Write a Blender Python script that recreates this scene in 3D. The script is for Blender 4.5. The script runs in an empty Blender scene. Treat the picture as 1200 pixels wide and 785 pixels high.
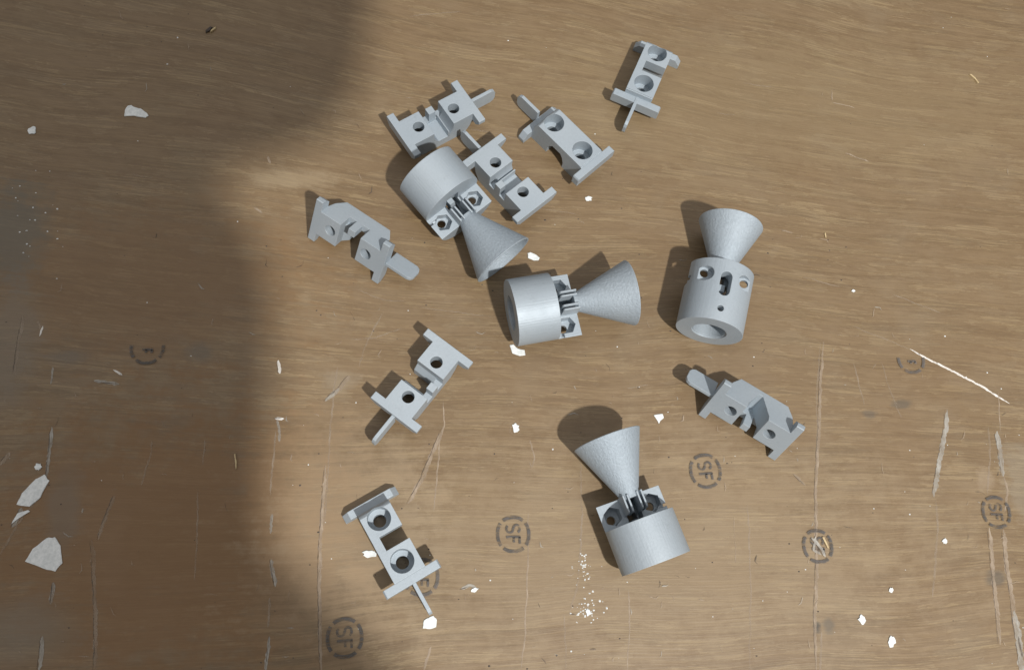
import bpy, bmesh, math, random
from mathutils import Vector, Matrix, Euler

# ------------------------------------------------------------------ camera, light, exposure
K = 0.0004                     # metres per unit (one unit = one photo pixel at the picture's centre)
W, H, F = 1200.0, 785.0, 1070.0
NAD = (482.0, 740.0)           # where a plumb line through the lens meets the table
sc = bpy.context.scene
C = sc.collection
nd = Vector((NAD[0]-W/2, H/2-NAD[1]))
tilt = math.atan(nd.length/F); nd.normalize()
CAM = Vector((nd.x*math.sin(tilt)*F, nd.y*math.sin(tilt)*F, math.cos(tilt)*F))
fwd = (-CAM).normalized()
right = (Vector((1, 0, 0))-fwd*fwd.x).normalized()
up = right.cross(fwd)
cd = bpy.data.cameras.new('camera'); cam = bpy.data.objects.new('camera', cd); C.objects.link(cam)
R3 = Matrix((right, up, -fwd)).transposed()
cam.matrix_world = Matrix.Translation(CAM*K) @ R3.to_4x4()
cd.sensor_fit = 'HORIZONTAL'; cd.sensor_width = 36; cd.lens = 36*F/W
cd.clip_start = 0.01; cd.clip_end = 50
sc.camera = cam

def at(px, py, z=0.0):
    d = right*(px-W/2)+up*(H/2-py)+fwd*F
    return CAM+d*((z-CAM.z)/d.z)

LD = Vector((0.30, -0.60, 1.0)).normalized()   # towards the lamp
LAMP = LD*5200
world = bpy.data.worlds.new('World'); sc.world = world; world.use_nodes = True
nt = world.node_tree; nt.nodes.clear()
wo = nt.nodes.new('ShaderNodeOutputWorld'); bg = nt.nodes.new('ShaderNodeBackground')
tc = nt.nodes.new('ShaderNodeTexCoord'); 
mr = nt.nodes.new('ShaderNodeMapRange'); mr.inputs['From Min'].default_value = -1; mr.inputs['From Max'].default_value = 1
cr = nt.nodes.new('ShaderNodeValToRGB')
cr.color_ramp.elements[0].position = 0.0; cr.color_ramp.elements[0].color = (0.07, 0.073, 0.08, 1)
cr.color_ramp.elements[1].position = 1.0; cr.color_ramp.elements[1].color = (1.02, 1.0, 0.99, 1)
dt = nt.nodes.new('ShaderNodeVectorMath'); dt.operation = 'DOT_PRODUCT'; dt.inputs[1].default_value = (-0.08, 0.0, 1.0)
mr.inputs['From Min'].default_value = 0.18
nt.links.new(tc.outputs['Generated'], dt.inputs[0]); nt.links.new(dt.outputs['Value'], mr.inputs['Value'])
nt.links.new(mr.outputs[0], cr.inputs[0]); nt.links.new(cr.outputs[0], bg.inputs[0]); nt.links.new(bg.outputs[0], wo.inputs[0])
bg.inputs[1].default_value = 0.80
ld = bpy.data.lights.new('ceiling_lamp', 'AREA'); ld.shape = 'DISK'; ld.size = 0.068; ld.energy = 49; ld.color = (1.0, 0.98, 0.95)
lo = bpy.data.objects.new('ceiling_lamp', ld); C.objects.link(lo)
lo.location = LAMP*K; lo.rotation_euler = LD.to_track_quat('Z', 'Y').to_euler()
sc.view_settings.view_transform = 'Standard'; sc.view_settings.look = 'None'
sc.view_settings.gamma = 1; sc.view_settings.exposure = 0
sc.render.engine = 'CYCLES'

# ------------------------------------------------------------------ materials
class NT:
    def __init__(s, name):
        s.m = bpy.data.materials.new(name); s.m.use_nodes = True; s.t = s.m.node_tree
        s.b = s.t.nodes['Principled BSDF']; s.out = s.t.nodes['Material Output']
    def n(s, typ, ins=None, **kw):
        x = s.t.nodes.new(typ)
        for k, v in kw.items(): setattr(x, k, v)
        for k, v in (ins or {}).items(): s.set(x.inputs[k], v)
        return x
    def set(s, sock, v):
        if isinstance(v, bpy.types.NodeSocket): s.t.links.new(v, sock)
        else: sock.default_value = v
    def noise(s, vec, scale, detail=4, rough=.5, dist=0):
        return s.n('ShaderNodeTexNoise', {'Vector': vec, 'Scale': scale, 'Detail': detail, 'Roughness': rough, 'Distortion': dist}).outputs['Fac']
    def mp(s, vec, scale=(1, 1, 1), rot=(0, 0, 0), loc=(0, 0, 0)):
        return s.n('ShaderNodeMapping', {'Vector': vec, 'Scale': scale, 'Rotation': rot, 'Location': loc}).outputs[0]
    def ramp(s, fac, a, b, ca=(0, 0, 0, 1), cb=(1, 1, 1, 1)):
        x = s.n('ShaderNodeValToRGB', {'Fac': fac}); e = x.color_ramp.elements
        e[0].position = a; e[0].color = ca; e[1].position = b; e[1].color = cb
        return x.outputs[0]
    def math(s, op, a, b=0.0, clamp=False):
        x = s.n('ShaderNodeMath', operation=op, use_clamp=clamp); s.set(x.inputs[0], a); s.set(x.inputs[1], b); return x.outputs[0]
    def mix(s, fac, a, b, typ='MIX'):
        x = s.n('ShaderNodeMix', data_type='RGBA', blend_type=typ)
        s.set(x.inputs[0], fac); s.set(x.inputs[6], a); s.set(x.inputs[7], b); return x.outputs[2]

def m_metal(name, base, rough=.5, grain=1.0, lines=0.0, relief=.55):
    t = NT(name); co = t.n('ShaderNodeTexCoord').outputs['Object']
    co = t.mp(co, (1/K,)*3)
    a = t.noise(co, .35, 3, .6); b = t.noise(co, .03, 4, .6)
    c = t.mix(t.math('MULTIPLY', t.ramp(b, .35, .7), .35), (*base, 1), (*[x*.86 for x in base], 1))
    c = t.mix(t.math('MULTIPLY', t.ramp(a, .3, .75), .22*grain), c, (*[min(1, x*1.3) for x in base], 1))
    gp = t.mp(t.n('ShaderNodeNewGeometry').outputs['Position'], (1/K,)*3)
    c = t.mix(t.math('MULTIPLY', t.ramp(t.noise(gp, .011, 2), .35, .65), .5), c, (.80, .83, .86, 1), 'MULTIPLY')
    c = t.mix(t.math('MULTIPLY', t.ramp(t.noise(gp, .09, 5, .75), .58, .72), .35), c, (.70, .70, .68, 1), 'MULTIPLY')
    bw = t.n('ShaderNodeBevel', {'Radius': 1.1*K}, samples=4)      # edges rubbed bright
    dn = t.n('ShaderNodeVectorMath', {0: bw.outputs[0], 1: t.n('ShaderNodeNewGeometry').outputs['True Normal']}, operation='DOT_PRODUCT').outputs['Value']
    wr = t.math('MULTIPLY', t.ramp(dn, .80, .99, (1, 1, 1, 1), (0, 0, 0, 1)), t.ramp(t.noise(co, .12, 4, .7), .3, .6))
    c = t.mix(t.math('MULTIPLY', wr, .45), c, (.62, .67, .70, 1))
    t.set(t.b.inputs['Base Color'], c)
    t.b.inputs['Metallic'].default_value = .28
    t.set(t.b.inputs['Roughness'], t.math('ADD', t.math('MULTIPLY', b, .2), rough))
    h = t.math('ADD', t.math('MULTIPLY', t.noise(co, .34, 4, .7), 1.0*grain), t.math('MULTIPLY', t.noise(t.mp(co, (.02, 1, 1)), .6, 2), lines))
    bv = t.n('ShaderNodeBevel', {'Radius': .9*K}, samples=4)
    bp = t.n('ShaderNodeBump', {'Height': h, 'Strength': .55, 'Distance': relief*K, 'Normal': bv.outputs[0]})
    t.set(t.b.inputs['Normal'], bp.outputs[0])
    return t.m
M_BLOCK = m_metal('sintered_grey', (.40, .45, .488), .5, .7, .3)
M_BODY = m_metal('sintered_grey_ribbed', (.40, .45, .488), .48, .8, .8)
M_CONE = m_metal('sintered_grey_grainy', (.355, .405, .445), .52, 2.3, .4, .85)

def m_wood():
    t = NT('varnished_plywood'); co0 = t.n('ShaderNodeTexCoord').outputs['Object']
    co = t.mp(co0, (1/K,)*3)                                     # photo-pixel units
    wn = t.n('ShaderNodeTexNoise', {'Vector': co, 'Scale': .0016, 'Detail': 2})
    wv = t.n('ShaderNodeVectorMath', {0: wn.outputs['Color'], 1: (0, 95, 0)}, operation='MULTIPLY').outputs[0]
    wn2 = t.n('ShaderNodeTexNoise', {'Vector': t.mp(co, (.012, .03, 1)), 'Scale': 1, 'Detail': 2})
    wv2 = t.n('ShaderNodeVectorMath', {0: wn2.outputs['Color'], 1: (0, 3.5, 0)}, operation='MULTIPLY').outputs[0]
    p = t.n('ShaderNodeVectorMath', {0: co, 1: wv}, operation='ADD').outputs[0]
    p = t.n('ShaderNodeVectorMath', {0: p, 1: wv2}, operation='ADD').outputs[0]
    ps = t.n('ShaderNodeSeparateXYZ', {0: p})
    sl = t.math('ADD', .055, t.math('MULTIPLY', ps.outputs[1], .00026))
    p = t.n('ShaderNodeCombineXYZ', {0: ps.outputs[0], 1: t.math('ADD', ps.outputs[1], t.math('MULTIPLY', ps.outputs[0], sl)), 2: 0.0}).outputs[0]
    broad = t.noise(t.mp(p, (.0018, .022, 1)), 1, 5, .55)
    mid = t.noise(t.mp(p, (.0045, .16, 1)), 1, 5, .65)
    streak = t.noise(t.mp(p, (.0022, .05, 1), loc=(3, 7, 0)), 1, 4, .6)
    fine = t.noise(t.mp(p, (.014, .55, 1)), 1, 4, .7)
    pore = t.noise(t.mp(p, (.06, .9, 1)), 1, 2, .6)
    blot = t.noise(co, .006, 5, .6)
    mott = t.noise(t.mp(p, (.012, .045, 1)), 1, 5, .7)

    c = t.mix(t.ramp(broad, .3, .7), (.25, .18, .105, 1), (.325, .25, .158, 1))
    c = t.mix(t.math('MULTIPLY', t.ramp(mid, .40, .68), .38), c, (.375, .285, .195, 1))
    c = t.mix(t.math('MULTIPLY', t.ramp(mid, .5, .30), .42), c, (.155, .105, .06, 1))
    c = t.mix(t.math('MULTIPLY', t.ramp(fine, .48, .66), .4), c, (.46, .36, .25, 1))
    c = t.mix(t.math('MULTIPLY', t.ramp(fine, .49, .34), .5), c, (.12, .08, .05, 1))
    c = t.mix(t.math('MULTIPLY', t.ramp(pore, .58, .70), .32), c, (.5, .4, .29, 1))
    c = t.mix(t.math('MULTIPLY', t.ramp(blot, .5, .72), .28), c, (.19, .11, .055, 1))
    c = t.mix(t.math('MULTIPLY', t.ramp(streak, .5, .7), .13), c, (.18, .12, .07, 1))
    c = t.mix(t.math('MULTIPLY', t.ramp(streak, .48, .3), .16), c, (.40, .31, .215, 1))
    c = t.mix(t.math('MULTIPLY', t.ramp(mott, .5, .66), .38), c, (.385, .30, .21, 1))
    c = t.mix(t.math('MULTIPLY', t.ramp(mott, .48, .34), .42), c, (.19, .125, .07, 1))
    blot2 = t.noise(co, .011, 4, .6, .5)
    c = t.mix(t.math('MULTIPLY', t.ramp(blot2, .52, .7), .22), c, (.30, .25, .19, 1))
    # weathered grey smudges, rubbed patches, painted sheen and shadow tone at fixed places
    sxyz = t.n('ShaderNodeSeparateXYZ', {0: co})
    wob = t.math('ADD', t.math('MULTIPLY', t.noise(co, .035, 5, .7), .6), t.math('MULTIPLY', mid, .4))
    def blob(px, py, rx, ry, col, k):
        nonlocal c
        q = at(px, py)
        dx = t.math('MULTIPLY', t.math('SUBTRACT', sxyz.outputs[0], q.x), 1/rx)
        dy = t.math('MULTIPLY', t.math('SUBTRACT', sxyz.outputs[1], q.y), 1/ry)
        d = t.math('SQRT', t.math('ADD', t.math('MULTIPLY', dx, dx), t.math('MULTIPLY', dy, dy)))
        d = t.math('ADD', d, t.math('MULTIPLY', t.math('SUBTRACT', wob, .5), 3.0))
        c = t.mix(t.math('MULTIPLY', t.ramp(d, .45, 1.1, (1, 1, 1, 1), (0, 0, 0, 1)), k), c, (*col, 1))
    blob(190, 640, 260, 190, (.235, .125, .045), .7)  # orange wood patch, warmed further to carry the shadowed side's tone
    blob(160, 330, 260, 120, (.24, .14, .065), .45)  # shadow-side warmth painted into the wood colour
    blob(900, 120, 500, 130, (.30, .235, .15), .35)
    blob(760, 640, 420, 150, (.385, .31, .225), .35)  # sheen of the lit lower middle, painted as paler wood
    blob(400, 620, 120, 150, (.42, .35, .27), .3)  # varnish sheen put into the colour, lower left of centre
    blob(345, 210, 60, 18, (.42, .35, .26), .4)  # bright sheen next to the shadow edge, painted in
    blob(15, 270, 48, 75, (.15, .15, .14), .65)
    blob(15, 400, 38, 90, (.23, .215, .20), .45)
    blob(75, 600, 22, 55, (.20, .185, .17), .4)
    blob(78, 418, 26, 13, (.17, .16, .15), .5)
    blob(235, 412, 22, 14, (.15, .14, .13), .5)
    blob(398, 445, 26, 16, (.36, .32, .27), .35)
    blob(30, 740, 60, 40, (.22, .21, .19), .4)
    blob(1018, 485, 12, 6, (.11, .10, .095), .5)
    blob(1056, 473, 15, 7, (.095, .09, .085), .55)
    blob(1168, 677, 14, 12, (.10, .095, .092), .6)
    blob(972, 731, 9, 11, (.11, .105, .10), .55)
    blob(957, 735, 6, 7, (.06, .06, .06), .8)
    blob(1155, 560, 13, 16, (.38, .31, .25), .4)
    blob(1198, 560, 30, 60, (.33, .31, .28), .35)
    c = t.mix(1.0, c, (.84, .785, .66, 1), 'MULTIPLY')
    t.set(t.b.inputs['Base Color'], c)
    t.set(t.b.inputs['Roughness'], t.math('ADD', .40, t.math('MULTIPLY', t.ramp(blot2, .35, .7), .16)))
    h = t.math('ADD', t.math('MULTIPLY', fine, .6), t.math('MULTIPLY', mid, .5))
    t.set(t.b.inputs['Normal'], t.n('ShaderNodeBump', {'Height': h, 'Strength': .35, 'Distance': .8*K}).outputs[0])
    return t.m
M_WOOD = m_wood()

def m_flat(name, c1, c2, scale=.12, alpha=None, rough=.6, ascale=.16, stretch=(1, .45, 1)):
    """matte colour; with ALPHA=(a, b, top) it is worn through in specks so that the board shows"""
    t = NT(name); co = t.mp(t.n('ShaderNodeTexCoord').outputs['Object'], (1/K,)*3)
    t.set(t.b.inputs['Base Color'], t.mix(t.ramp(t.noise(co, scale, 4, .6), .35, .65), (*c1, 1), (*c2, 1)))
    t.b.inputs['Roughness'].default_value = rough
    if alpha:
        a = t.ramp(t.noise(t.mp(co, stretch), ascale, 4, .65), alpha[0], alpha[1])
        t.set(t.b.inputs['Alpha'], t.math('MULTIPLY', a, alpha[2]))
    return t.m
M_CHIP = m_flat('white_paint_flake', (.84, .86, .85), (.66, .69, .68), .3, rough=.5)
M_PALE = m_flat('bare_wood_scratch', (.46, .365, .27), (.36, .275, .195), .08, (.22, .60, .78), ascale=.09, stretch=(1, .3, 1))
M_FAINT = m_flat('shallow_scratch', (.46, .37, .28), (.37, .29, .21), .08, (.25, .65, .5), ascale=.09, stretch=(1, .3, 1))
M_SILV = m_flat('silvery_scratch', (.50, .48, .43), (.36, .32, .265), .1, (.22, .58, .75), ascale=.1, stretch=(1, .3, 1))
M_WHITE = m_flat('white_scratch', (.80, .78, .74), (.60, .55, .48), .15, (.28, .45, .97))
M_DARK = m_flat('dark_scratch_and_shade', (.09, .07, .05), (.15, .11, .08), .1, (.35, .6, .75))  # also the painted shade along wide grooves
M_INK = m_flat('black_stamp_ink', (.07, .065, .06), (.11, .10, .095), .1, (.30, .56, .84), ascale=.3, stretch=(.25, 1.2, 1))
M_INKF = m_flat('faded_stamp_ink', (.10, .095, .09), (.16, .14, .13), .1, (.2, .55, .75), ascale=.14, stretch=(.5, 1.3, 1))
M_SHAV = m_flat('pale_wood_shaving', (.62, .50, .28), (.48, .36, .20), .2)
M_BLACK = m_flat('black_debris', (.03, .025, .02), (.08, .06, .05), .2)
M_SHEET = m_flat('brown_shade_sheet', (.30, .22, .14), (.26, .19, .12), .02, rough=.9)  # for the added sheet that shades the left

# ------------------------------------------------------------------ mesh helpers (units, scaled by K when linked)
def link(name, me, mat=None, parent=None, loc=None):
    o = bpy.data.objects.new(name, me); C.objects.link(o)
    if mat and me and not me.materials: me.materials.append(mat)
    if parent: o.parent = parent
    if loc is not None: o.location = loc*K
    return o
def bm_mesh(bm, smooth=False, angle=None):
    bmesh.ops.recalc_face_normals(bm, faces=bm.faces[:])
    for v in bm.verts: v.co *= K
    for f in bm.faces: f.smooth = smooth
    if angle is not None:
        for f in bm.faces: f.smooth = True
        for e in bm.edges:
            if len(e.link_faces) != 2 or e.calc_face_angle(0) > angle: e.smooth = False
    me = bpy.data.meshes.new('mesh'); bm.to_mesh(me); bm.free(); return me
def add_prism(bm, pts, axis, a, b):
    """extrude polygon PTS along AXIS ('x','y','z') from a to b; pts are the other two coordinates in order"""
    def mk(p, t): return {'x': (t, p[0], p[1]), 'y': (p[0], t, p[1]), 'z': (p[0], p[1], t)}[axis]
    lo_ = [bm.verts.new(mk(p, a)) for p in pts]; hi = [bm.verts.new(mk(p, b)) for p in pts]
    n = len(pts)
    bm.faces.new(lo_); bm.faces.new(hi[::-1])
    for i in range(n): bm.faces.new((lo_[i], hi[i], hi[(i+1) % n], lo_[(i+1) % n]))
def box(bm, x0, x1, y0, y1, z0, z1): add_prism(bm, [(x0, y0), (x1, y0), (x1, y1), (x0, y1)], 'z', z0, z1)
def circ(cx, cy, r, n=40, ph=0.0): return [(cx+r*math.cos(ph+2*math.pi*i/n), cy+r*math.sin(ph+2*math.pi*i/n)) for i in range(n)]
def slot_poly(cx, cy, hl, r, n=10):
    p = [(cx+hl+r*math.cos(a), cy+r*math.sin(a)) for a in [math.pi*(-.5+i/n) for i in range(n+1)]]
    return p+[(cx-hl-r*math.cos(a), cy-r*math.sin(a)) for a in [math.pi*(-.5+i/n) for i in range(n+1)]]
def boolean(base, cutters, angle=math.radians(32)):
    """BASE bmesh minus every bmesh in CUTTERS, one after another"""
    def raw(bm):
        bmesh.ops.recalc_face_normals(bm, faces=bm.faces[:])
        me = bpy.data.meshes.new('tmp'); bm.to_mesh(me); bm.free(); return me
    o = bpy.data.objects.new('tmp', raw(base)); C.objects.link(o); cs = []
    for c in cutters:
        k = bpy.data.objects.new('tmp', raw(c)); C.objects.link(k); cs.append(k)
        m = o.modifiers.new('b', 'BOOLEAN'); m.operation = 'DIFFERENCE'; m.solver = 'EXACT'; m.object = k
    bpy.context.view_layer.update()
    me = bpy.data.meshes.new_from_object(o.evaluated_get(bpy.context.evaluated_depsgraph_get()))
    for x in cs+[o]:
        d = x.data; bpy.data.objects.remove(x); bpy.data.meshes.remove(d)
    bm = bmesh.new(); bm.from_mesh(me); bpy.data.meshes.remove(me)
    bmesh.ops.remove_doubles(bm, verts=bm.verts[:], dist=.01)
    return bm_mesh(bm, angle=angle)
def tag(o, label=None, cat=None, group=None, kind=None):
    if label: o['label'] = label
    if cat: o['category'] = cat
    if group: o['group'] = group
    if kind: o['kind'] = kind
    return o

# ------------------------------------------------------------------ the table top
bm = bmesh.new(); box(bm, -1500, 1500, -1100, 1100, -45, 0)
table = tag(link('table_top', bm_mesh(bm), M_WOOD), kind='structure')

# unseen sheet added above the camera, cut to shade the left of the table
SH = [(442, -120), (437, 0), (430, 60), (416, 118), (388, 158), (335, 182), (285, 198), (262, 212), (262, 232), (288, 254), (308, 290),
      (322, 350), (322, 450), (314, 540), (314, 620), (334, 655), (375, 690), (420, 728), (460, 775), (500, 840), (520, 920), (520, 1100), (-450, 1100), (-900, 500), (-900, -120)]
ZS = 1230.0
def to_sheet(px, py):
    q = at(px, py); return q+(LAMP-q)*(ZS/LAMP.z)
pts = []
for i, p in enumerate(SH):
    q = to_sheet(*p); pts.append((q.x, q.y))
bm = bmesh.new(); add_prism(bm, pts, 'z', ZS, ZS+8)
tag(link('added_shade_sheet', bm_mesh(bm), M_SHEET), kind='structure')

# ------------------------------------------------------------------ clamp brackets
bracket_cache = {}
def bracket_meshes(through, hi_depth, lowboth, blade_at_high, rib):
    key = (through, hi_depth, lowboth, blade_at_high, rib)
    if key in bracket_cache: return bracket_cache[key]
    D = 36.0; b = 1 if blade_at_high else -1       # +x end carries the blade; the high bar stands at x*b > 0
    E = 41.5
    if lowboth: prof = [(-E, 0), (E, 0), (E, -13.9), (38.5, -24), (31, -D), (-30, -D), (-38.5, -24), (-E, -13.9)]
    else:
        gv = 1.5 if hi_depth < 36 else 0
        prof = [(-E*b, 0), (E*b, 0), (E*b, -D), (-33.5*b, -D), (-36.5*b, -34), (-39.8*b, -27), (-E*b, -13.9)] if not gv else [(-E*b, 0), (E*b, 0), (E*b, -D+1.5), ((E-1.2)*b, -D+1.5), ((E-1.2)*b, -D), (-33.5*b, -D), (-36.5*b, -34), (-39.8*b, -27), (-E*b, -13.9)]
    base = bmesh.new(); add_prism(base, prof, 'y', -18, 18)
    cut = []
    g = bmesh.new()
    if through: add_prism(g, [(-14, 1), (14, 1), (14, -13), (8, -21), (8, -38), (-8, -38), (-8, -21), (-14, -13)], 'y', -20, 9)
    elif lowboth and not rib: add_prism(g, [(-14, 1), (14, 1), (14, -8), (6, -29), (1, -29), (-13, -6)], 'y', -20, 9)
    else: add_prism(g, [(-14, 1), (14, 1), (14, -10), (11, -18), (7, -23), (-7, -23), (-11, -18), (-14, -10)], 'y', -20, 9)
    cut.append(g)
    g = bmesh.new()
    add_prism(g, [(-14, 1.5), (14, 1.5), (14, -19), (4.5, -19), (4.5, -2.5), (-4.5, -2.5), (-4.5, -19), (-14, -19)], 'y', 8.9, 20); cut.append(g)
    for x in (-25, 25):
        g = bmesh.new(); add_prism(g, circ(x, 0, 7, 32), 'z', -39, 3); cut.append(g)
        g = bmesh.new(); add_prism(g, circ(x, 0, 12.5, 44), 'z', -39, -15.5); cut.append(g)
    body = boolean(base, cut)
    def bar(sign, low):
        bm = bmesh.new(); a, b_ = sign*E, sign*50.5
        if not low:                     # stands proud on the far side, closed all round
            z0, z1 = -hi_depth+15, -hi_depth
            add_prism(bm, [(-31, z0), (31, z0), (32, z0-1), (32, z1+2), (30.5, z1), (-30.5, z1), (-32, z1+2), (-32, z0-1)], 'x', a, b_)
            return bm_mesh(bm)
        P = [(-31.5, 0), (-18, 0), (18, 0), (31.5, 0), (32, -1), (32, -6), (25.5, -14), (18, -14), (-18, -14), (-25.5, -14), (-32, -6), (-32, -1)]
        inn = [bm.verts.new((a, y, z)) for y, z in P]; out = [bm.verts.new((b_, y, z)) for y, z in P]
        n = len(P)
        for q in range(n): bm.faces.new((inn[q], out[q], out[(q+1) % n], inn[(q+1) % n]))
        bm.faces.new(out[::-1]); bm.faces.new(inn[2:8]); bm.faces.new(inn[8:]+inn[:2])   # open where the body butts on
        return bm_mesh(bm)
    lowm, lowp = (lowboth or blade_at_high), not (blade_at_high and not lowboth)
    bars = [bar(-1, lowm), bar(1, lowp)]
    bm2 = bmesh.new(); bm2.from_mesh(body)
    dead = [f for f in bm2.faces if (lowm and all(v.co.x/K < -E+.01 for v in f.verts)) or (lowp and all(v.co.x/K > E-.01 for v in f.verts))]
    bmesh.ops.delete(bm2, geom=dead, context='FACES'); bm2.to_mesh(body); bm2.free()
    bm = bmesh.new()
    x0 = 39.0 if (blade_at_high and not lowboth) else 50.5
    zt = -4.0
    if x0 == 39.0: zt = -6.0
    p = [(x0, zt), (80, zt), (84, zt-2), (86, zt-6), (86, -21), (84, -25), (80, -27.5), (x0, -27.5)]
    add_prism(bm, p, 'y', -2, 2); blade = bm_mesh(bm)
    rm = None
    if rib:
        bm = bmesh.new(); add_prism(bm, [(6.2, -23.3), (8.2, -23.3), (8.2, -13), (6.8, -13)], 'y', -18, 8.5); rm = bm_mesh(bm)
    bracket_cache[key] = (body, bars, blade, rm)
    return bracket_cache[key]

def bracket(pose, h1, h2, label, through=True, hi=24, lowboth=False, bah=True, rib=False, tiltdeg=0.0, roll=0.0):
    if tiltdeg is None: tiltdeg = math.degrees(math.atan2(14.0, 30.0))   # rests on the bars' edges and the body's far edge
    """h1, h2: photo positions of the two bolt holes (h2 nearer the blade) on the face that shows"""
    body, bars, blade, rm = bracket_meshes(through, hi, lowboth, bah, rib)
    root = bpy.data.objects.new('clamp_bracket', None); root.empty_display_size = .01; C.objects.link(root)
    link('bracket_body', body, M_BLOCK, root)
    for b_ in bars: link('end_bar', b_, M_BLOCK, root)
    link('blade', blade, M_BLOCK, root)
    if rm: link('rib', rm, M_BLOCK, root)
    pose_m = {'face_up': Matrix.Identity(3), 'face_down': Matrix.Rotation(math.pi, 3, 'X'),
              'bridge_up': Matrix.Rotation(math.radians(90-tiltdeg), 3, 'X'), 'slot_up': Matrix.Rotation(math.radians(-90+tiltdeg), 3, 'X')}[pose]
    pose_m = Matrix.Rotation(math.radians(roll), 3, 'Y') @ pose_m
    zl = -36 if pose == 'face_down' else 0
    a1 = pose_m @ Vector((-25, 0, zl)); a2 = pose_m @ Vector((25, 0, zl))
    vs = [pose_m @ (v.co/K) for me in [body, blade]+bars for v in me.vertices]
    drop = -min(v.z for v in vs)
    q1 = at(*h1, a1.z+drop); q2 = at(*h2, a2.z+drop)
    d = q2-q1; th = math.atan2(d.y, d.x)
    Rz = Matrix.Rotation(th, 3, 'Z')
    mid = (q1+q2)/2 - Rz @ ((a1+a2)/2)
    root.matrix_world = Matrix.Translation(Vector((mid.x, mid.y, drop))*K) @ (Rz @ pose_m).to_4x4()
    print('bracket', label[:30], 'hole dist', round(d.xy.length, 1))
    tag(root, label, 'bracket', 'grey metal clamp brackets scattered on the table')
    return root

bracket('face_up', (490, 149), (532, 127), 'grey bracket above the topmost cone nozzle, bolt holes up, blade pointing up right', through=False, lowboth=True, rib=True)
bracket('face_up', (614, 226), (579.6, 189.4), 'grey bracket lying right of the topmost cone nozzle, its blade squeezed towards the neighbouring bracket', through=False, lowboth=True, rib=True)
bracket('face_down', (683, 176.6), (649, 143.5), 'grey bracket with two round counterbores and an arched side, blade pointing to the upper left', through=False, hi=34, bah=False)
bracket('face_down', (770.3, 62.3), (754.6, 97.9), 'topmost grey bracket, standing alone near the upper edge with blade pointing down', through=True, hi=27)
bracket('face_down', (444.4, 608), (471, 656.5), 'lowest grey bracket, blade tip pointing at a white paint flake near the bottom', through=True, hi=36)
bracket('face_up', (511.4, 424.5), (478.3, 465), 'flat-lying grey bracket below the middle nozzle with blade pointing to the lower left', through=True, lowboth=True)
bracket('bridge_up', (385.5, 269.6), (429.4, 298.6), 'leftmost grey bracket, on its side, broad blade pointing to the lower right', through=True, lowboth=True, tiltdeg=None)
bracket('slot_up', (900.5, 508), (857, 482), 'rightmost grey bracket, lying on its side with open slot, blade to the left', through=False, lowboth=True, tiltdeg=None)

# ------------------------------------------------------------------ cone nozzles
RB, XL, XC, ZF = 38.5, 76.0, 48.0, -7.0
def nozzle_body():
    base = bmesh.new(); add_prism(base, circ(0, 0, RB, 96), 'x', 0, XL)
    cut = []
    g = bmesh.new(); add_prism(g, circ(0, 0, 18.5, 56), 'x', -5, 40); cut.append(g)
    g = bmesh.new(); add_prism(g, circ(0, 0, 20.2, 56), 'x', -6, 1.6); cut.append(g)
    g = bmesh.new(); box(g, XC, 90, -50, 50, ZF, 50); cut.append(g)
    for s in (-1, 1):
        g = bmesh.new(); add_prism(g, circ(61, s*23.5, 10.6, 6, math.radians(0)), 'z', ZF-13, 4); cut.append(g)
        g = bmesh.new(); add_prism(g, circ(58, s*23.5, 5.0, 28), 'z', -45, 3); cut.append(g)
        g = bmesh.new(); add_prism(g, circ(56, s*23.5, 9.2, 36), 'z', -45, -24); cut.append(g)
    g = bmesh.new(); box(g, 42.5, 72.5, -8.8, 8.8, -22, 13); cut.append(g)
    g = bmesh.new(); add_prism(g, slot_poly(46, 0, 8.5, 6.6), 'z', -45, -15); cut.append(g)
    g = bmesh.new(); add_prism(g, circ(15, 0, 3.8, 24), 'z', -45, -10); cut.append(g)
    g = bmesh.new(); add_prism(g, circ(54, -10, 3.4, 20), 'y', -45, -28.3); cut.append(g)
    return boolean(base, cut, math.radians(25))
def lathe(rings, n=96):
    bm = bmesh.new(); L = []
    for x, r in rings: L.append([bm.verts.new((x, r*math.cos(2*math.pi*i/n), r*math.sin(2*math.pi*i/n))) for i in range(n)])
    for a, b in zip(L, L[1:]):
        for i in range(n): bm.faces.new((a[i], a[(i+1) % n], b[(i+1) % n], b[i]))
    bm.faces.new(L[0]); bm.faces.new(L[-1][::-1])
    return bm_mesh(bm, angle=math.radians(35))
ME_BODY = nozzle_body()
ME_CONE = lathe([(72.6, 10.8), (76.2, 11.0), (78, 11.8), (140, 38.0), (140.5, 38.3), (141.2, 38.0), (141.3, 36.4), (140.6, 35.6), (92, 14.5), (90, 12)])
def prong(s):
    bm = bmesh.new(); y = s*8.2
    for k in (-1, 1):
        a, b = y+k*1.5, y+k*3.4; a, b = min(a, b), max(a, b)
        add_prism(bm, [(56, ZF), (57.5, 11), (59, 12.5), (77, 12.5), (77, ZF)], 'y', a, b)
    add_prism(bm, [(57, ZF), (57, -3), (76.5, -3), (76.5, ZF)], 'y', y-1.5, y+1.5)
    return bm_mesh(bm)
ME_PR = [prong(-1), prong(1)]
bm = bmesh.new(); add_prism(bm, [(42.6, -8), (49, -8), (51, -14), (51, -21.8), (42.6, -21.8)], 'y', -3.5, 3.5); ME_LUG = bm_mesh(bm)

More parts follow.
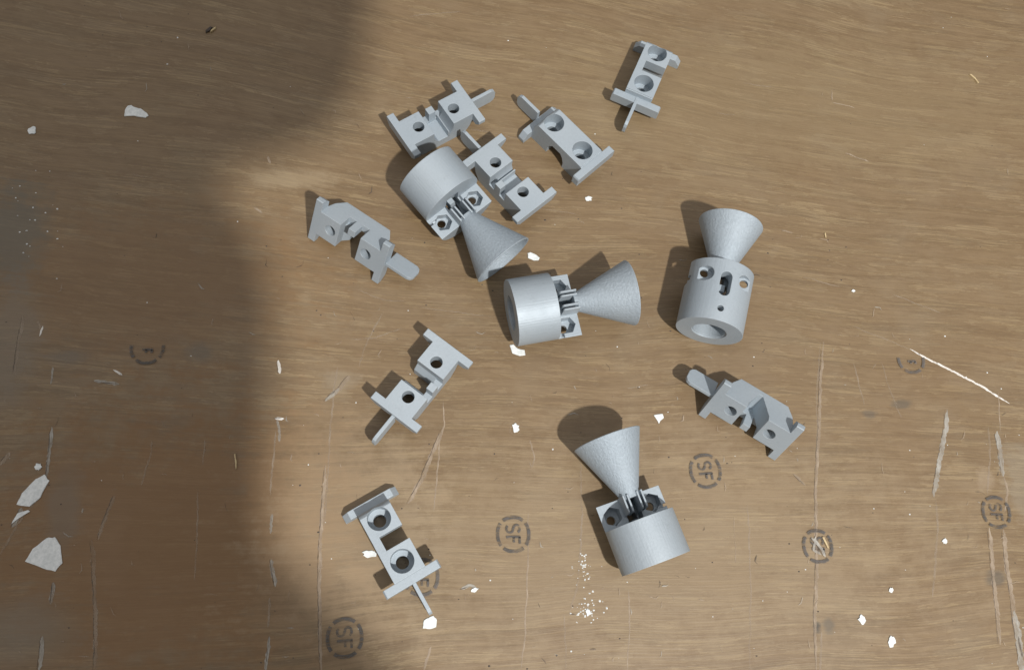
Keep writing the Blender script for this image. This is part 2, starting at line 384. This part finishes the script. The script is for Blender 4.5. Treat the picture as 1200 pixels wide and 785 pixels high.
def nozzle(base_px, rim_px, label, roll=0.0, lift=0.0):
    root = bpy.data.objects.new('cone_nozzle', None); root.empty_display_size = .01; C.objects.link(root)
    link('nozzle_body', ME_BODY, M_BODY, root); link('cone', ME_CONE, M_CONE, root)
    for m in ME_PR: link('slotted_prong', m, M_BLOCK, root)
    link('lug', ME_LUG, M_BLOCK, root)
    q1 = at(*base_px, RB+lift); q2 = at(*rim_px, RB); d = q2-q1
    print('nozzle', label[:20], 'length', round(d.length, 1))
    q = (q1+q2)/2 - d.normalized()*70.6
    root.matrix_world = Matrix.Translation(q*K) @ (Matrix.Rotation(math.atan2(d.y, d.x), 3, 'Z') @ Matrix.Rotation(-math.atan2(d.z, d.xy.length), 3, 'Y') @ Matrix.Rotation(math.radians(roll), 3, 'X')).to_4x4()
    tag(root, label, 'nozzle', 'grey metal nozzles with flared cones')
    return root
nozzle((499, 199), (590, 305), 'grey nozzle wedged against two brackets, its flared cone pointing to the lower right', 4, 12)
nozzle((598, 367), (739, 343), 'grey nozzle in the middle with its flared cone pointing right and bore facing left', 0)
nozzle((768, 658), (712, 516), 'lowest grey nozzle, its flared cone pointing up and casting a round shadow', 3)
nozzle((830, 392), (857, 260), 'rightmost grey nozzle lying round side up, showing slot and bolt holes, cone at the top', 178)

# ------------------------------------------------------------------ marks in and on the board
rnd = random.Random(5)
def ribbon(bm, px, w, jit=.35, taper=True, z=.12, step=2.5, wob=.5):
    P = [at(x, y) for x, y in px]; Q = []
    for a, b in zip(P, P[1:]):
        n = max(1, int((b-a).length/step))
        for i in range(n): Q.append(a.lerp(b, i/n))
    Q.append(P[-1]); n = len(Q); prev = None; drift = 0
    for i, q in enumerate(Q):
        d = (Q[min(i+1, n-1)]-Q[max(i-1, 0)]).normalized(); nr = Vector((-d.y, d.x, 0))
        k = 1.0
        if taper: k = min(1, .15+min(i, n-1-i)/max(1, n*.12))
        drift = drift*.8+rnd.uniform(-wob, wob)
        l = w/2*k*(1+rnd.uniform(-jit, jit)); r = w/2*k*(1+rnd.uniform(-jit, jit))
        v = [bm.verts.new((*(q+nr*(l+drift)).xy, z)), bm.verts.new((*(q-nr*(r-drift)).xy, z))]
        if prev: bm.faces.new((prev[0], prev[1], v[1], v[0]))
        prev = v
zc = [.10]
def scratch(px, w, mat=None, jit=.35, wob=.5, name='scratch'):
    bm = bmesh.new(); zc[0] += .004; ribbon(bm, px, w*.8, jit, z=zc[0], wob=wob)
    o = link(name, bm_mesh(bm), mat or M_PALE, table)
    if w >= 3.8 and name == 'scratch' and mat is not M_DARK:      # shade at the groove's lip, painted as a dark ribbon
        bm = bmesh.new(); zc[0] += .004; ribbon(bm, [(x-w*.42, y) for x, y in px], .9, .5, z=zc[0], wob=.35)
        link('scratch_shade', bm_mesh(bm), M_DARK, table)
    return o
S = scratch
S([(965, 400), (962, 440), (960, 500), (956, 560), (957, 650), (955, 720), (957, 790)], 4.2, M_PALE)
S([(961, 402), (958, 450), (957, 540)], 2, M_FAINT)
S([(963, 740), (961, 790)], 3, M_FAINT)
S([(1066, 409), (1090, 422), (1120, 437), (1150, 452), (1183, 473)], 3.0, M_WHITE, wob=.2)
S([(1000, 382), (1040, 398), (1066, 409)], 1.5, M_FAINT)
S([(1110, 480), (1108, 505), (1102, 535), (1094, 582)], 7, M_SILV)
S([(1096, 585), (1099, 620), (1094, 700)], 3, M_FAINT)
S([(1168, 505), (1172, 530), (1176, 558)], 7, M_SILV)
S([(1170, 460), (1172, 505)], 1.6, M_PALE)
S([(1176, 558), (1181, 575), (1178, 600)], 3, M_PALE)
S([(1159, 618), (1162, 650), (1167, 700), (1172, 755)], 5.5, M_PALE)
S([(1176, 620), (1180, 660), (1186, 700), (1190, 740)], 6, M_PALE)
S([(1188, 715), (1194, 750), (1199, 792)], 9, M_SILV)
S([(1193, 745), (1197, 770)], 3, M_DARK)
S([(1158, 500), (1160, 540), (1157, 580)], 3, M_FAINT)
S([(1000, 425), (1006, 450), (1012, 475)], 2, M_FAINT)
S([(1033, 425), (1044, 460), (1056, 490)], 2, M_FAINT)
S([(876, 590), (878, 640), (880, 700), (878, 785)], 2.2, M_FAINT)
S([(736, 690), (738, 740), (735, 785)], 1.8, M_PALE)
S([(520, 470), (521, 500), (515, 520), (512, 560), (508, 600)], 1.8, M_PALE)
S([(520, 500), (505, 535), (495, 560), (478, 590)], 5, M_PALE)
S([(621, 515), (626, 535), (624, 548)], 2, M_PALE)
S([(619, 600), (617, 680), (615, 740), (610, 785)], 2, M_PALE)
S([(661, 720), (664, 760), (663, 785)], 2, M_FAINT)
S([(680, 540), (682, 600), (678, 680), (668, 720)], 2.5, M_FAINT)
S([(505, 757), (500, 772), (497, 786)], 3, M_PALE)
S([(382, 545), (378, 590), (375, 640), (374, 700), (377, 790)], 4.5, M_PALE)
S([(388, 500), (384, 550), (380, 620)], 2.2, M_FAINT)
S([(396, 430), (390, 470), (386, 520)], 2.5, M_FAINT)
S([(323, 505), (320, 540), (317, 580)], 2.2, M_PALE)
S([(326, 422), (328, 438)], 4, M_WHITE)
S([(322, 490), (333, 490)], 4, M_WHITE)
S([(324, 492), (328, 505), (327, 518)], 3.5, M_SILV)
S([(319, 602), (318, 625)], 3.5, M_SILV)
S([(318, 655), (323, 687)], 4.5, M_SILV)
S([(316, 700), (314, 735)], 3, M_PALE)
S([(316, 745), (312, 786)], 3.8, M_SILV)
S([(398, 455), (389, 462), (381, 470)], 5, M_SILV)
S([(410, 440), (400, 452), (392, 462)], 6, M_FAINT)
S([(450, 365), (430, 400), (420, 430)], 2, M_FAINT)
S([(470, 385), (440, 395), (410, 398)], 2, M_FAINT)
S([(420, 340), (450, 352), (475, 352)], 1.5, M_FAINT)
S([(108, 632), (110, 680), (112, 740), (111, 786)], 5, M_FAINT)
S([(134, 580), (122, 610), (115, 632)], 4, M_FAINT)
S([(178, 515), (174, 540), (165, 570)], 2, M_FAINT)
S([(232, 570), (231, 630), (229, 680)], 1.8, M_FAINT)
S([(240, 515), (238, 545)], 2, M_FAINT)
S([(62, 430), (60, 450)], 3, M_SILV)
S([(61, 500), (57, 540), (54, 562)], 4.5, M_SILV)
S([(44, 585), (20, 615), (0, 650)], 3, M_FAINT)
S([(26, 595), (15, 618)], 6, M_SILV)
S([(63, 682), (60, 708)], 4.5, M_SILV)
S([(50, 745), (46, 786)], 5, M_SILV)
S([(28, 370), (22, 400), (16, 440)], 5, M_FAINT)
S([(12, 530), (0, 545)], 5, M_PALE)
S([(45, 375), (50, 392)], 3, M_PALE)
S([(50, 382), (46, 394)], 2.5, M_WHITE)
S([(110, 446), (140, 450)], 4, M_SILV)
S([(133, 433), (143, 440)], 2.5, M_WHITE)
S([(314, 183), (317, 192)], 3, M_PALE)
S([(298, 244), (308, 250)], 3, M_PALE)
S([(155, 205), (180, 210)], 1.5, M_FAINT)
S([(545, 150), (620, 165)], 1.3, M_FAINT)
S([(870, 98), (905, 102)], 1.5, M_FAINT)
S([(840, 133), (862, 135)], 1.5, M_FAINT)
S([(975, 106), (975, 118)], 1.5, M_PALE)
S([(975, 120), (1002, 127)], 1.5, M_PALE)
S([(990, 180), (1018, 190)], 2.2, M_PALE)
S([(915, 270), (930, 274)], 2, M_PALE)
S([(940, 325), (985, 336)], 1.6, M_FAINT)
S([(1045, 345), (1105, 368)], 1.8, M_FAINT)
S([(480, 20), (540, 14)], 1.8, M_FAINT)
S([(860, 605), (862, 660)], 1.3, M_FAINT)
S([(600, 240), (680, 252)], 1.4, M_FAINT)
S([(490, 360), (580, 372)], 1.4, M_FAINT)
S([(930, 555), (944, 568)], 4, M_FAINT)
S([(540, 690), (552, 686), (560, 690)], 4, M_SILV)
S([(735, 455), (760, 452)], 1.5, M_FAINT)
for i in range(210):      # short light nicks, hooks and dents, thicker over the worn lower part
    x, y = rnd.uniform(10, 1195), rnd.uniform(5, 780)
    if rnd.random() < .6: x, y = rnd.uniform(320, 1195), rnd.uniform(360, 780)
    elif rnd.random() < .35: x, y = rnd.uniform(0, 320), rnd.uniform(300, 780)
    a = rnd.choice((rnd.gauss(1.5, .35), rnd.gauss(.1, .25))); l = rnd.uniform(2, 9); b = rnd.uniform(-1.2, 1.2)
    S([(x, y), (x+l*math.cos(a), y+l*math.sin(a)), (x+l*math.cos(a)+.6*l*math.cos(a+b), y+l*math.sin(a)+.6*l*math.sin(a+b))],
      rnd.uniform(.7, 1.9), rnd.choice((M_PALE, M_SILV, M_FAINT, M_FAINT, M_DARK)), name='nick')

def stamp(px, py, r=20.5, rot=0.0, half=False, mat=None, letters=True, k=1.0):
    q = at(px, py); bm = bmesh.new(); zc[0] += .004; z = zc[0]
    def strip(P, w):
        n = len(P)
        for i in range(n-1): pass
        prev = None
        for i, p in enumerate(P):
            a = P[max(i-1, 0)]; b = P[min(i+1, n-1)]; d = Vector((b[0]-a[0], b[1]-a[1])).normalized()
            nx, ny = -d.y*w/2, d.x*w/2
            v = []
            for s in (1, -1):
                X, Y = p[0]+s*nx, p[1]+s*ny
                X, Y = X*math.cos(rot)-Y*math.sin(rot), X*math.sin(rot)+Y*math.cos(rot)
                v.append(bm.verts.new((q.x+X, q.y+Y, z)))
            if prev: bm.faces.new((prev[0], prev[1], v[1], v[0]))
            prev = v
    for c, hw in ((0, 39), (90, 38), (180, 39), (270, 38)):
        if half and c == 90: continue
        P = []
        for i in range(13):
            a = math.radians(c-hw+2*hw*i/12)
            if half and math.sin(a) > .12: continue
            rr = r*(1.0+.03*abs(math.sin(2*a)))
            P.append((rr*math.cos(a)*.96, rr*math.sin(a)*1.02))
        if len(P) > 1: strip(P, 3.7*k)
    if letters:
        e = r/20.5
        def T(x, y): return (y*e, -x*e)           # lettering reads turned a quarter clockwise
        # S in x -13..-1.5, F in x 1.5..12 ; y -9..9
        Sx = []
        for i in range(10):
            a = math.radians(20+i*25); Sx.append((-6.8+4.6*math.cos(a), 4.3+4.1*math.sin(a)))
        for i in range(10):
            a = math.radians(90-i*26); Sx.append((-6.8+4.8*math.cos(a), -4.3+4.3*math.sin(a)))
        Sx = [p for p in Sx]
        if not half: strip([T(*p) for p in Sx], 2.6*k)
        if half: strip([T(3.4, -6), T(3.4, 7)], 2.7*k); strip([T(3.4, 6), T(7.8, 6)], 2.8*k); strip([T(3.4, -1), T(7.4, -1)], 2.8*k)
        else:
            strip([T(3.4, -9.2), T(3.4, 9.2)], 2.7*k)
            strip([T(3.4, 7.8), T(11.8, 7.8)], 2.6*k); strip([T(3.4, .4), T(10.2, .4)], 2.6*k)
    return link('ink_stamp', bm_mesh(bm), mat or M_INK, table)
stamp(601.5, 626, 17.8); stamp(404, 747, 18.2, .05); stamp(826.5, 552, 17.8, .06); stamp(958, 640, 16.8, 0, mat=M_INK, letters=True)
stamp(1167, 600, 16.8, -.06); stamp(1067, 421, 16.5, half=True, mat=M_INKF); stamp(173, 407, 18, half=True)
stamp(494, 676, 18, mat=M_INKF)
S([(950, 630), (960, 640), (967, 652)], 4, M_SILV); S([(955, 628), (952, 645), (962, 650)], 3.5, M_SILV)

# ------------------------------------------------------------------ paint flakes, shavings, crumbs
def flake(px, py, w, h, ang, label, shape=None, t=1.1, mat=None, name='paint_flake', cat='paint flake', group='white paint flakes on the table'):
    q = at(px, py, .2); bm = bmesh.new()
    pts_ = shape or [(.5*math.cos(a)*rnd.uniform(.62, 1.15), .5*math.sin(a)*rnd.uniform(.62, 1.15)) for a in [2*math.pi*i/14 for i in range(14)]]
    fine_ = []
    for i, p in enumerate(pts_):
        p2 = pts_[(i+1) % len(pts_)]
        n = 3 if shape else 2
        for j in range(n): fine_.append((p[0]+(p2[0]-p[0])*j/n+rnd.uniform(-.018, .018), p[1]+(p2[1]-p[1])*j/n+rnd.uniform(-.018, .018)))
    ca, sa = math.cos(ang), math.sin(ang)
    out = [((x*w)*ca-(y*h)*sa, (x*w)*sa+(y*h)*ca) for x, y in fine_]
    lo_ = [bm.verts.new((x, y, 0)) for x, y in out]; md = [bm.verts.new((x, y, t*.7)) for x, y in out]; hi_ = [bm.verts.new((x*.93, y*.93, t)) for x, y in out]
    n = len(out); bm.faces.new(lo_[::-1]); bm.faces.new(hi_)
    for A, B in ((lo_, md), (md, hi_)):
        for i in range(n): bm.faces.new((A[i], A[(i+1) % n], B[(i+1) % n], B[i]))
    o = link(name, bm_mesh(bm), mat or M_CHIP, None, Vector((q.x, q.y, .22)))
    return tag(o, label, cat, group)
flake(160.5, 131, 28, 17, 0, 'white paint flake, the largest in the dark upper left area', [(-.5, .05), (-.42, .42), (-.25, .5), (-.1, .32), (.15, .22), (.42, -.1), (.5, -.35), (.4, -.5), (-.1, -.38), (-.5, -.42)])
flake(38, 153.5, 10, 12, 0, 'small white paint flake near the left edge, above the grey smudge')
flake(40, 575, 19, 38, -.42, 'long slanted white paint flake near the left edge', [(-.45, -.5), (-.5, -.2), (-.25, .3), (.05, .5), (.45, .4), (.5, -.1), (.25, -.42)])
flake(52, 650, 36, 36, .1, 'large triangular white paint flake in the lower left', [(-.5, -.12), (-.3, .2), (.05, .46), (.3, .48), (.45, .2), (.5, -.3), (.3, -.5), (0, -.38)])
flake(24, 606, 10, 19, -.5, 'pale dull paint flake between the long and the triangular flakes', [(-.4, -.5), (.1, .1), (.5, .5), (.2, .5), (-.5, .1)])
flake(45, 547, 8, 9, 0, 'tiny white paint flake just above the long slanted flake')
flake(625, 301, 15, 10, -.2, 'oval white paint flake beside the rim of the upper cone', [(-.5, .3), (-.3, .5), (.2, .3), (.5, 0), (.45, -.35), (.1, -.5), (-.4, -.3)])
flake(606, 411, 21, 12, -.3, 'white paint flake peeking out under the middle nozzle', [(-.5, .3), (-.3, .5), (0, .2), (.4, .25), (.5, -.2), (.2, -.45), (-.2, -.4)])
flake(604, 501, 9, 13, 0, 'white paint flake alone between the flat bracket and the lowest nozzle')
flake(772, 491, 12, 12, 0, 'small white paint flake to the right of the lowest cone', [(-.5, .4), (.4, .5), (.5, .1), (.1, -.2), (-.05, -.5), (-.2, -.1)])
flake(433, 649, 17, 9, -.1, 'white paint flake tucked against the lowest bracket')
flake(504, 729, 16, 14, 0, 'white paint flake at the tip of the lowest blade', [(-.5, -.4), (-.4, .2), (-.1, .35), (.2, .5), (.45, .2), (.4, -.35), (0, -.45)])
flake(1010, 725, 9, 11, 0, 'round white paint flake, upper of the pair in the lower right')
flake(1045, 751, 9, 14, -.4, 'oblong white paint flake, lowest in the lower right')
flake(1044, 691, 6, 6, 0, 'tiny white paint flake above the lower right pair')
flake(1107, 634, 7, 7, 0, 'tiny white paint flake below the wide silvery scratch')
flake(690, 233, 9, 8, 0, 'small white paint flake below the bracket with the arched side')
flake(1000, 341, 5, 4, 0, 'tiny white paint speck right of the rightmost nozzle')
flake(689, 717, 6, 8, 0, 'small white paint flake among crumbs below the lowest nozzle')
flake(556, 691, 9, 5, .3, 'small pale paint flake on a scuff right of the lowest blade')
G = 'wood shavings on the table'
flake(276, 541, 3, 17, .05, 'thin yellowish wood shaving in the dark left part', [(-.5, .5), (0, .5), (.5, 0), (.5, -.4), (.1, -.5), (0, -.1)], 2, M_SHAV, 'wood_shaving', 'shaving', G)
flake(967, 636, 4, 14, .2, 'golden wood shaving beside the scratched-through stamp', [(-.5, .5), (.1, .5), (.3, 0), (.5, -.5), (0, -.4), (-.2, 0)], 2, M_SHAV, 'wood_shaving', 'shaving', G)
flake(1141, 93, 4, 17, .5, 'curled pale wood shaving in the upper right', [(-.5, .5), (.1, .45), (.5, 0), (.4, -.5), (0, -.45), (0, 0)], 2, M_SHAV, 'wood_shaving', 'shaving', G)
flake(967, 276, 2, 9, 0, 'tiny pale wood shaving right of the rightmost cone', None, 1.2, M_SHAV, 'wood_shaving', 'shaving', G)
flake(245, 36, 12, 4, .9, 'dark splinter with a pale edge near the top left', [(-.5, 0), (-.3, .5), (.4, .4), (.5, -.2), (0, -.5)], 2.4, M_BLACK, 'wood_splinter', 'splinter')
flake(250, 36, 11, 2.4, .9, 'pale sliver lying against the dark splinter at top left', [(-.5, 0), (-.2, .5), (.5, .2), (.3, -.5)], 2.4, M_SHAV, 'wood_splinter', 'splinter')

def crumbs(name, spots, mat, zt):
    bm = bmesh.new()
    for x, y, s in spots:
        q = at(x, y); n = 6; a0 = rnd.random()*6
        el = rnd.uniform(.5, 1)
        ring = [bm.verts.new((q.x+s*math.cos(a0+i*2*math.pi/n)*rnd.uniform(.6, 1.1), q.y+el*s*math.sin(a0+i*2*math.pi/n)*rnd.uniform(.6, 1.1), .05)) for i in range(n)]
        top = bm.verts.new((q.x, q.y, .05+s*zt))
        for i in range(n): bm.faces.new((ring[i], ring[(i+1) % n], top))
    return tag(link(name, bm_mesh(bm), mat), kind='stuff')
g = random.Random(9)
sp_ = [(g.gauss(684, 6), g.gauss(665, 14), g.uniform(.5, 1.5)) for _ in range(45)]+[(g.gauss(688, 8), g.gauss(716, 9), g.uniform(.5, 1.7)) for _ in range(50)]
sp_ += [(g.uniform(0, 1200), g.uniform(0, 785), g.uniform(.5, 1.3)) for _ in range(35)]+[(g.uniform(330, 1200), g.uniform(380, 785), g.uniform(.4, 1.1)) for _ in range(45)]
sp_ += [(g.gauss(40, 18), g.gauss(255, 30), g.uniform(.5, 1.6)) for _ in range(25)]
crumbs('pale_crumbs', sp_, M_CHIP, .5)['label'] = 'fine white crumbs and dust strewn over the board'
sp_ = [(g.uniform(0, 1200), g.uniform(0, 785), g.uniform(.5, 1.2)) for _ in range(90)]+[(g.uniform(340, 1000), g.uniform(240, 785), g.uniform(.6, 1.5)) for _ in range(70)]
crumbs('dark_crumbs', sp_, M_BLACK, .3)['label'] = 'fine dark specks strewn over the board'
